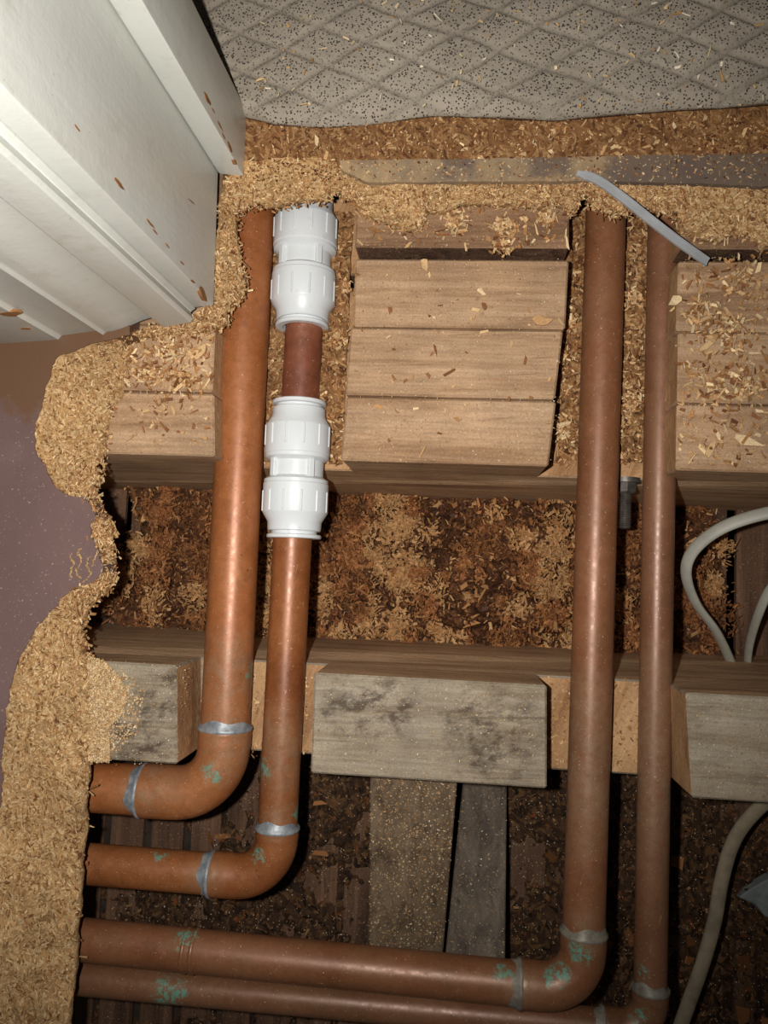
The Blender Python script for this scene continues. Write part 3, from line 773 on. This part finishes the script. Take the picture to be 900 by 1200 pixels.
# ------------------------------------------------------------------ copper pipes
def axis_x(x0, y0, k): return lambda y: x0-(y-y0)*k
def pipe_run(label, rad, vtop, corner, hend, bend, s_up, s_side, mat, solder, lip=.0016, marks=()):
    """vtop -> corner -> hend centre-line points (world); elbow sockets s_up / s_side metres from the corner"""
    c = Vector(corner); u = (Vector(vtop)-c).normalized(); h = (Vector(hend)-c).normalized()
    t = thing('copper_pipe', label, 'pipe', (c.x, c.y, c.z-rad))
    n = 60
    def straight(a, b, name):
        pts = [a+(b-a)*(k/12) for k in range(13)]
        V, Fc = sweep(pts, rad, 36); o = mesh_obj(name, V, Fc, mat, t); auto_smooth(o); return o
    straight(Vector(vtop), c+u*(bend*.9), 'tube')
    straight(Vector(hend), c+h*(bend*.9), 'tube')
    # elbow fitting
    ang = u.angle(h); tan = bend/math.tan(ang/2)
    tan = min(tan, s_up*.85, s_side*.85); rr = tan*math.tan(ang/2)
    p0 = c+u*tan; p1 = c+h*tan
    bis = (u+h).normalized(); ctr = c+bis*(rr/math.sin(ang/2))
    path = [c+u*s_up, c+u*(s_up-.0015)]; R = [rad+.0009, rad+lip]
    for k in range(1, 5): path.append(c+u*(s_up-.0015)+(p0-(c+u*(s_up-.0015)))*(k/5)); R.append(rad+.0013)
    e0 = (p0-ctr); e1 = (p1-ctr); tot = e0.angle(e1); ax = e0.cross(e1).normalized()
    for k in range(17):
        path.append(ctr+Matrix.Rotation(tot*k/16, 3, ax) @ e0); R.append(rad+.0010)
    for k in range(1, 5): path.append(p1+(c+h*(s_side-.0015)-p1)*(k/4)); R.append(rad+.0013 if k < 4 else rad+lip)
    path.append(c+h*s_side); R.append(rad+.0009)
    V, Fc = sweep(path, R, 36); el = mesh_obj('elbow', V, Fc, mat, t); auto_smooth(el, 50)
    for (d, s) in ((u, s_up), (h, s_side)):
        a = c+d*(s-.004); prof = []
        V, Fc = lathe(a, a+d, [(.0012, rad+.0002), (.0020, rad+.0017), (.0030, rad+.0021), (.0044, rad+.0016), (.0055, rad+.0006), (.0075, rad+.0003), (.0100, rad-.0005)], 40)
        VV = np.array([tuple(v) for v in V]); k = 7
        ph = random.uniform(0, 6)
        for q in range(40):
            wv = 1+.45*math.sin(2*math.pi*q/40*2+ph)+.35*math.sin(2*math.pi*q/40*5+ph*2)
            for rI in range(4, k):
                b0 = np.array(a)+np.array(d)*[.0046, .0062, .0085, .0105][rI-3]
                VV[rI*40+q] += np.array(d)*(wv-1)*.0040*(rI-3)/3
        o = mesh_obj('solder_ring', VV, Fc, solder, el); auto_smooth(o, 60)
        o['label'] = 'dull grey solder collar'
    for s in marks:                      # thin bands along the horizontal run
        a = c+h*s
        V, Fc = lathe(a, a+h, [(0, rad), (.0006, rad+.0008), (.0024, rad+.0008), (.003, rad)], 36)
        auto_smooth(mesh_obj('band', V, Fc, mat, t), 60)
    return t
z1, z2, z3, z4 = -.0375, -.041, -.034, -.040
x1 = lambda y: 290-(y-330)*.0511
x2 = lambda y: 339-(y-700)*.055
x3 = lambda y: 708-(y-300)*.033
x4 = lambda y: 777-(y-300)*.018
def W1(y): return W(x1(y), y, z1)
def W2(y): return W(x2(y), y, z2)
c1 = W(260, 932, z1); c2 = W(322, 1030, z2); c3 = W(682, 1160, z3); c4 = W(761, 1207, z4-.008)
M['cu1'] = m_copper('copper_large', [(W(250, 905, z1+.014), .012), (W(298, 790, z1), .012)], [(W(262, 852, z1+.017), .026), (W(272, 885, z1+.017), .030), (W(165, 932, z1+.017), .022), (W(185, 908, z1+.014), .030), (W(262, 790, z1+.01), .04)], .0, lin(160, 97, 54), lin(138, 76, 38), lin(172, 112, 70))
M['cu2'] = m_copper('copper_second', [(W(305, 1003, z2+.01), .010), (W(185, 995, z2+.012), .014), (W(307, 900, z2+.008), .012), (W(350, 950, z2), .012)], [(W(326, 962, z2+.014), .018), (W(240, 1028, z2+.014), .018), (W(330, 880, z2+.014), .04)], .08, lin(148, 88, 47), lin(124, 68, 34), lin(162, 104, 62))
M['cu3'] = m_copper('copper_third', [(W(652, 1140, z3+.014), .015), (W(215, 1090, z3+.012), .018), (W(590, 1134, z3+.013), .014), (W(680, 1115, z3+.014), .012)], [(W(684, 1095, z3+.014), .018), (W(612, 1158, z3+.014), .016), (W(690, 900, z3+.01), .08)], .4, lin(138, 84, 54), lin(114, 64, 38), lin(152, 102, 72))
M['cu4'] = m_copper('copper_small', [(W(743, 1192, z4+.008), .014), (W(750, 1080, z4+.009), .011), (W(762, 1182, z4+.012), .010), (W(748, 1140, z4), .010), (W(200, 1168, z4), .02)], [(W(764, 900, z4+.008), .09)], .5, lin(132, 84, 60), lin(110, 65, 43), lin(146, 100, 76))
M['cu_stub'] = m_copper('copper_dull_stub', [], [], .12, lin(134, 76, 54), lin(98, 50, 36), lin(150, 94, 72))
def hdir(pa, pb, z): return (W(*pb, z)-W(*pa, z)).normalized()
t1 = pipe_run('thickest copper pipe, leftmost, bending left above the others', .0175, W1(150), c1, c1+hdir((160, 933), (100, 929), z1)*.42, .034, .048, .058, M['cu1'], M['solder'])
t2 = pipe_run('copper pipe leaving the lower white coupling and bending left', .014, W2(612), c2, c2+hdir((240, 1026), (93, 1014), z2)*.46, .028, .036, .046, M['cu2'], M['solder'])
v3 = W(x3(160), 160, z3)
t3 = pipe_run('thicker copper pipe of the right pair, bending left near the bottom', .014, v3, c3, c3+hdir((511, 1150), (88, 1107), z3)*.80, .026, .038, .042, M['cu3'], M['solder_brown'], marks=(.262, .268))
v4 = W(x4(160), 160, z4+.004)
h4 = (W(85, 1152, -.050)-W(600, 1199, -.050)).normalized()
t4 = pipe_run('thinnest copper pipe, rightmost, running along the bottom edge', .011, v4, c4, c4+h4*.84, .020, .028, .032, M['cu4'], M['solder_brown'])
# short stub between the couplings
a, b = W2(362), W2(484)
V, Fc = sweep([a+(b-a)*(k/8) for k in range(9)], .0138, 36)
o = mesh_obj('copper_pipe', V, Fc, M['cu_stub']); auto_smooth(o)
tag(o, 'short dull copper stub between the two white couplings', 'pipe')

# ------------------------------------------------------------------ push-fit couplings
def coupling(a, b, label, flip=False):
    a = Vector(a); b = Vector(b); d = (b-a).normalized(); Ltot = (b-a).length; c = (a+b)/2
    t = thing('pipe_coupling', label, 'coupling', (c.x, c.y, c.z-.0235), 'white push-fit couplings')
    s = Ltot/.096
    V, Fc = lathe(c-d*.012, c+d, [(0, .0225), (.001, .0232), (.004, .0232), (.0065, .0195), (.0175, .0195), (.020, .0232), (.023, .0232), (.024, .0225)], 48)
    o = mesh_obj('body', V, Fc, M['plastic'], t); auto_smooth(o, 28)
    ref = Vector((0, 0, 1)); u0 = (ref-d*ref.dot(d)).normalized(); w0 = d.cross(u0)
    for q in (40, 140, 220, 320):            # lugs in the waist
        an = math.radians(q); e = u0*math.cos(an)+w0*math.sin(an); f = d.cross(e)
        p = c+e*.0200; hx = .0022; V = []
        for (i, j, k) in [(-1, -1, -1), (1, -1, -1), (1, 1, -1), (-1, 1, -1), (-1, -1, 1), (1, -1, 1), (1, 1, 1), (-1, 1, 1)]:
            V.append(p+e*(i*.0024)+f*(j*hx)+d*(k*.0066))
        l = mesh_obj('lug', V, BOXF.tolist(), M['plastic'], o); recalc(l); bevel(l, .0005)
    for sg in (-1, 1):
        a0 = c+d*sg*.0098; ax = d*sg; hs = (Ltot/2-.0098)
        # cap: grip ring, taper, neck
        pr = [(.0, .0190), (.0002, .0228), (.0012, .0237), (.0215, .0237), (.0222, .0234), (.0285, .0196), (.0345, .0192), (.0352, .0184), (.0352, .0150)]
        V, Fc = lathe(a0, a0+ax, pr, 56)
        cp = mesh_obj('cap', V, Fc, M['plastic'], t); recalc(cp); auto_smooth(cp, 28)
        for q in range(12):
            an = 2*math.pi*(q+.3)/12; e = u0*math.cos(an)+w0*math.sin(an); f = d.cross(e); V = []
            for (i, j, k) in [(-1, -1, 0), (1, -1, 0), (1, 1, 0), (-1, 1, 0), (-1, -1, 1), (1, -1, 1), (1, 1, 1), (-1, 1, 1)]:
                V.append(a0+e*(.0236+i*.0007)+f*(j*.0008)+ax*(.0065+k*.0150))
            r = mesh_obj('grip_rib', V, BOXF.tolist(), M['plastic'], cp); recalc(r); bevel(r, .0004)
        # collet with its flange
        pr = [(.034, .0164), (.0372, .0164), (.0376, .0192), (.0382, .0197), (.0398, .0197), (.0404, .0190), (.0404, .0143), (.034, .0143)]
        k = hs/.0404
        V, Fc = lathe(a0, a0+ax, pr, 48)
        cl = mesh_obj('collet', V, Fc, M['plastic'], t); recalc(cl); auto_smooth(cl, 28)
    return t
def along(y): return W2(y)
ca = W(351, 473, z2+.001); cb = W(344.5, 629, z2+.001)
cc = (ca+cb)/2; dd = (cb-ca).normalized()
coupling(cc-dd*.0495, cc+dd*.0495, 'lower white plastic push-fit coupling, on the second pipe')
ca2 = W(360, 230, z2+.001); cb2 = W(354, 386, z2+.001)
cc = (ca2+cb2)/2; dd = (cb2-ca2).normalized()
coupling(cc-dd*.0502, cc+dd*.0502, 'upper white plastic push-fit coupling, half under the torn board')
# the pipe going on beyond it
e0 = cc-dd*.045; e1 = cc-dd*.12
V, Fc = sweep([e0+(e1-e0)*(k/6) for k in range(7)], .0138, 32)
o = mesh_obj('copper_pipe', V, Fc, M['cu_stub']); auto_smooth(o)
tag(o, 'copper pipe end vanishing under the board above the upper coupling', 'pipe')

# ------------------------------------------------------------------ cables, strap, bolt, fragments
def cable(pts, w, flat, mat, label, up=(0, 0, 1)):
    V, Fc = sweep(smooth_path(pts, 70), w/2, 20, flat=flat, up=up)
    o = mesh_obj('electric_cable', V, Fc, mat); auto_smooth(o, 60); return tag(o, label, 'cable')
yj = J2[0]
cable([W(1000, 596, -.05), W(930, 597, -.06), W(880, 606, -.07), (W(840, 622, -.08)), W(812, 646, -.09), W(804, 672, -.10), W(815, 706, -.115), W(838, 738, -.13), W(853, 768, -.15), (W(861, 790, -.165))], .0098, .55, M['cable'],
      'pale grey cable making a wide loop right of the pipes', up=(0, .3, 1))
cable([W(1000, 640, -.05), W(930, 664, -.07), W(903, 690, -.09), W(888, 722, -.11), W(879, 752, -.135), W(876, 775, -.155), W(876, 795, -.17)], .0076, .55, M['cable'],
      'pale grey cable at the right edge, beside the looped one', up=(0, .3, 1))
cable([W(960, 905, -.13), W(915, 928, -.125), W(884, 952, -.12), W(860, 985, -.12), W(846, 1030, -.12), W(837, 1080, -.12), W(823, 1130, -.12), W(806, 1178, -.12), W(790, 1225, -.12), W(775, 1280, -.13)], .0112, .62, M['cable_old'],
      'dusty beige cable curving below the grey joist at lower right')
# strap
pts = smooth_path([W(676, 203, ZT+.004), W(700, 211, ZT+.006), W(730, 232, ZT+.010), W(760, 256, ZT+.008), W(795, 283, ZT+.002), W(829, 307, ZT-.008)], 24)
V = []; Fc = []
for i, p in enumerate(pts):
    d = (pts[min(i+1, len(pts)-1)]-pts[max(i-1, 0)]).normalized(); s = d.cross(Vector((0, 0, 1))).normalized(); nn = s.cross(d)
    w = .0028 if i > 1 else .0018
    for (a_, b_) in ((-1, -1), (1, -1), (1, 1), (.6, 1), (.5, .5), (-.5, .5), (-.6, 1), (-1, 1)):
        V.append(p+s*(a_*w)+nn*(b_*.0009))
for i in range(len(pts)-1):
    for k in range(8): Fc.append([i*8+k, i*8+(k+1) % 8, (i+1)*8+(k+1) % 8, (i+1)*8+k])
Fc += [list(range(8)), list(range((len(pts)-1)*8, len(pts)*8))]
o = mesh_obj('cable_tie', V, Fc, M['tie']); recalc(o)
tag(o, 'grey plastic cable tie lying over the torn board above the right pipes', 'cable tie')
# bolt through the boards of the far joist
bp = W(733, 553, -.062); bp.y = J1[3]
bo = thing('threaded_bolt', 'dark threaded bolt sticking out of the triple joist between the right pipes', 'bolt', (bp.x, bp.y, bp.z-.008))
ny_ = Vector((0, -1, 0))
V, Fc = lathe(bp+Vector((0, .002, 0)), bp+ny_, [(0, .0), (0, .011), (.0035, .011), (.0035, .0)], 28); auto_smooth(recalc(mesh_obj('washer', V, Fc, M['steel'], bo)))
V, Fc = lathe(bp+ny_*.0015, bp+ny_, [(0, .0), (0, .0078), (.0065, .0078), (.0075, .0065), (.0075, .0)], 6); recalc(mesh_obj('nut', V, Fc, M['steel'], bo))
pr = [(0, 0)]
for k in range(22): pr += [(.0016*k, .0040), (.0016*k+.0008, .0047)]
pr.append((.0016*22, 0))
V, Fc = lathe(bp, bp+ny_, pr, 18); recalc(mesh_obj('threaded_rod', V, Fc, M['steel'], bo))
# plaster fragment at lower right
q = [W(866, 1052, -.178), W(880, 1042, -.176), W(905, 1028, -.172), W(925, 1040, -.172), W(920, 1080, -.176), W(897, 1075, -.178), W(886, 1060, -.179)]
V = q+[p-Vector((random.uniform(-.002, .002), random.uniform(-.002, .002), .011)) for p in q]; n = len(q)
Fc = [list(range(n)), list(range(2*n-1, n-1, -1))]+[[i, (i+1) % n, n+(i+1) % n, n+i] for i in range(n)]
o = mesh_obj('plaster_fragment', V, Fc, M['plaster_bit']); recalc(o); bevel(o, .001)
tag(o, 'pale blue-grey plaster fragment at the right edge near the bottom', 'fragment')

# ------------------------------------------------------------------ loose chips and sawdust
def area_pts(n, poly, z, seed, zr=.0):
    r = np.random.default_rng(seed); xs_ = [p[0] for p in poly]; ys_ = [p[1] for p in poly]; out = []
    def inside(x, y):
        c = False; j = len(poly)-1
        for i in range(len(poly)):
            if (poly[i][1] > y) != (poly[j][1] > y) and x < (poly[j][0]-poly[i][0])*(y-poly[i][1])/(poly[j][1]-poly[i][1])+poly[i][0]: c = not c
            j = i
        return c
    while len(out) < n:
        x = r.uniform(min(xs_), max(xs_)); y = r.uniform(min(ys_), max(ys_))
        if inside(x, y): out.append(tuple(W(x, y, z+r.uniform(0, zr))))
    return np.array(out)
def debris(name, label, specs, pal, seed, tilt=.35):
    P = np.concatenate([area_pts(n, poly, z, seed+k, zr) for k, (n, poly, z, zr) in enumerate(specs)])
    return P
db = thing('wood_debris', 'loose chips and sawdust strewn over the joists and in the notches', 'debris', (0, 0, 0), kind='stuff')
def scatter(name, specs, length, width, thick, pal, seed, tilt=.35):
    P = debris(name, '', specs, pal, seed); o = flakes(name, P, length, width, thick, pal, M['flake'], db, tilt, seed=seed); o['kind'] = 'stuff'; return o
right1 = [(800, 300), (900, 300), (905, 545), (795, 545)]
mid1 = [(418, 306), (664, 303), (648, 542), (402, 542)]
left1 = [(150, 395), (250, 388), (248, 525), (125, 520)]
left1a = [(150, 395), (250, 388), (248, 450), (145, 452)]
nl = [(318, 385), (408, 300), (400, 545), (310, 545)]
nr = [(654, 300), (690, 300), (676, 545), (646, 545)]
nm = [(728, 250), (762, 250), (752, 545), (722, 545)]
btn = [(420, 250), (665, 246), (665, 290), (420, 292)]
scatter('notch_chips', [(420, nl, ZN, .012), (420, nr, ZN, .012), (460, nm, ZN, .014), (60, [(250, 470), (262, 470), (254, 530), (246, 530)], ZN, .01)], (.002, .010), (.0006, .0028), (.0004, .001), np.concatenate([TAN, BROWN]), 201, .4)
scatter('joist_chips', [(330, right1, .0006, .002), (45, mid1, .0004, .001), (240, left1a, .0006, .003), (70, left1, .0005, .001), (110, btn, -.003, .002), (60, [(150, 420), (250, 440), (250, 460), (145, 455)], .001, .003)], (.002, .011), (.0006, .0030), (.0003, .0009), np.concatenate([TAN, BROWN[:3]]), 211, .22)
scatter('sawdust', [(1100, right1, .0002, .0006), (1300, mid1, .0002, .0006), (350, left1, .0002, .0006), (250, btn, -.0036, .0006),
                    (420, [(120, 772), (225, 782), (207, 900), (108, 895)], .0002, .0006), (650, [(370, 792), (638, 806), (638, 918), (366, 905)], .0002, .0006), (300, [(812, 816), (900, 820), (900, 935), (815, 930)], .0002, .0006)], (.0004, .0017), (.0003, .0008), (.0002, .0005), np.concatenate([DUST, TAN[[0, 2, 3]]])*.85, 221, .3)
# drift of sawdust against the left end of the near joist
scatter('sawdust_drift', [(5200, [(103, 768), (124, 776), (142, 795), (149, 815), (146, 835), (130, 850), (128, 893), (103, 893)], .0003, .004), (400, [(140, 780), (170, 810), (160, 860), (125, 893), (130, 840)], .0003, .001)], (.0008, .0028), (.0005, .0013), (.0003, .0007), np.concatenate([TAN[:3], DUST[:2]]), 231, .5)
scatter('strut_dust', [], (.001, .002), (.001, .002), (.001, .002), DUST, 1) if False else None

def bed(poly_px, zb, h, seed):
    xs_ = [W(x, y, zb).x for x, y in poly_px]; ys_ = [W(x, y, zb).y for x, y in poly_px]
    zf = lambda x, y: zb+.002+np.abs(fbm(p3(x, y, 45), 3, seed))*h+fbm(p3(x, y, 160), 4, seed+4, .65)*h*.35
    o, PV_ = heightfield('chip_bed', min(xs_), max(xs_), min(ys_), max(ys_), 50, 160, zf, M['notch_bed'], db)
    o['kind'] = 'stuff'; r = np.random.default_rng(seed)
    P = PV_[r.integers(0, len(PV_), 900)]
    f = flakes('bed_flakes', P, (.0018, .008), (.0005, .002), (.0003, .0008), np.concatenate([TAN, BROWN[:3]]), M['flake'], o, .35, seed=seed, lift=.0003); f['kind'] = 'stuff'
bed([(660, 250), (790, 250), (790, 541), (660, 541)], ZN, .022, 301)
bed([(266, 250), (402, 250), (402, 541), (266, 541)], ZN, .018, 302)
# little heaps on the joists and the batten
HP = []
for (px, py, z_, r_, n_) in [(590, 268, -.003, .007, 90), (640, 256, -.003, .006, 60), (532, 258, -.003, .007, 60), (590, 288, -.003, .006, 50), (200, 405, .0, .010, 90), (172, 436, .0, .007, 60), (215, 446, .0, .010, 70), (196, 470, .0, .008, 30),
                             (850, 395, .0, .014, 110), (872, 450, .0, .012, 80), (822, 372, .0, .010, 60), (862, 330, .0, .012, 60), (836, 450, .0, .010, 50), (668, 380, -.043, .006, 60), (655, 420, -.043, .006, 60), (740, 350, -.043, .006, 70), (738, 470, -.043, .006, 80), (395, 400, -.043, .006, 60), (405, 335, -.043, .004, 40), (660, 500, -.043, .006, 60)]:
    c_ = W(px, py, z_); q_ = rng.normal(0, r_*.6, (n_, 2))
    HP.append(np.column_stack([c_.x+q_[:, 0], c_.y+q_[:, 1], z_+.0008+np.clip(1-(q_**2).sum(1)/r_**2, 0, 1)*.003]))
o = flakes('chip_heaps', np.concatenate(HP), (.002, .011), (.0006, .0030), (.0003, .0008), TAN, M['flake'], db, .35, seed=71); o['kind'] = 'stuff'
# rough crumbs in the near joist's notches
scatter('notch_crumbs', [(260, [(225, 785), (366, 792), (362, 888), (235, 885)], ZN+.0045, .002), (320, [(640, 790), (786, 795), (786, 905), (640, 895)], ZN+.0045, .002)], (.001, .006), (.0005, .0018), (.0003, .0007), np.concatenate([TAN, BROWN[:2]]), 241, .25)

# bigger splinters one can pick out singly
def chip(px, py, z, l, w, ang, pal_i, label, tilt=.1):
    a = math.radians(ang); c = W(px, py, z); V = []
    rr = random.Random(int(px*7+py))
    k = 7; pts = []
    for q in range(k):
        an = 2*math.pi*q/k; e = rr.uniform(.4, 1.15)
        x = math.cos(an)*l/2*e; y = math.sin(an)*w/2*e
        pts.append((x*math.cos(a)-y*math.sin(a), x*math.sin(a)+y*math.cos(a), x*tilt+rr.uniform(-.0004, .0004)))
    for dz in (.0014, .0002):
        for (x, y, zz) in pts: V.append((c.x+x, c.y+y, z+abs(zz)+dz))
    Fc = [list(range(k)), list(range(2*k-1, k-1, -1))]+[[i, (i+1) % k, k+(i+1) % k, k+i] for i in range(k)]
    tint = np.ones((2*k, 4)); tint[:, :3] = TAN[pal_i]
    o = mesh_obj('wood_chip', V, Fc, M['flake'], tint=tint); recalc(o); tag(o, label, 'wood chip', 'large loose wood chips')
chip(792, 352, .001, .016, .010, 20, 1, 'pointed pale chip touching the thinnest pipe', .3)
chip(876, 517, .0005, .026, .008, -18, 1, 'long pale chip on the joist at the far right')
chip(832, 527, .0005, .012, .008, 60, 0, 'small pale chip left of the long one on the right joist end')
chip(862, 447, .0005, .014, .006, 30, 4, 'dark brown chip on the right joist end')
chip(828, 405, .0005, .016, .004, 35, 0, 'slim tan splinter high on the right joist end')
chip(498, 313, .0005, .014, .006, 100, 0, 'tan chip standing at the upper edge of the middle boards', .3)
chip(564, 343, -.0006, .010, .005, -30, 1, 'white-tipped chip on the top middle board')
chip(567, 359, -.0006, .008, .004, -50, 4, 'reddish brown chip on the top middle board', .1)
chip(635, 377, .0005, .014, .010, 10, 2, 'orange-brown chip at the right end of the top middle board')
chip(510, 410, .0004, .011, .002, 100, 4, 'thin dark splinter on the second middle board')
chip(232, 415, .0008, .016, .008, 50, 0, 'tan chip on the left joist end beside the thickest pipe')
chip(372, 166, ZT, .012, .005, 85, 1, 'cream chip on the brown board above the upper coupling')
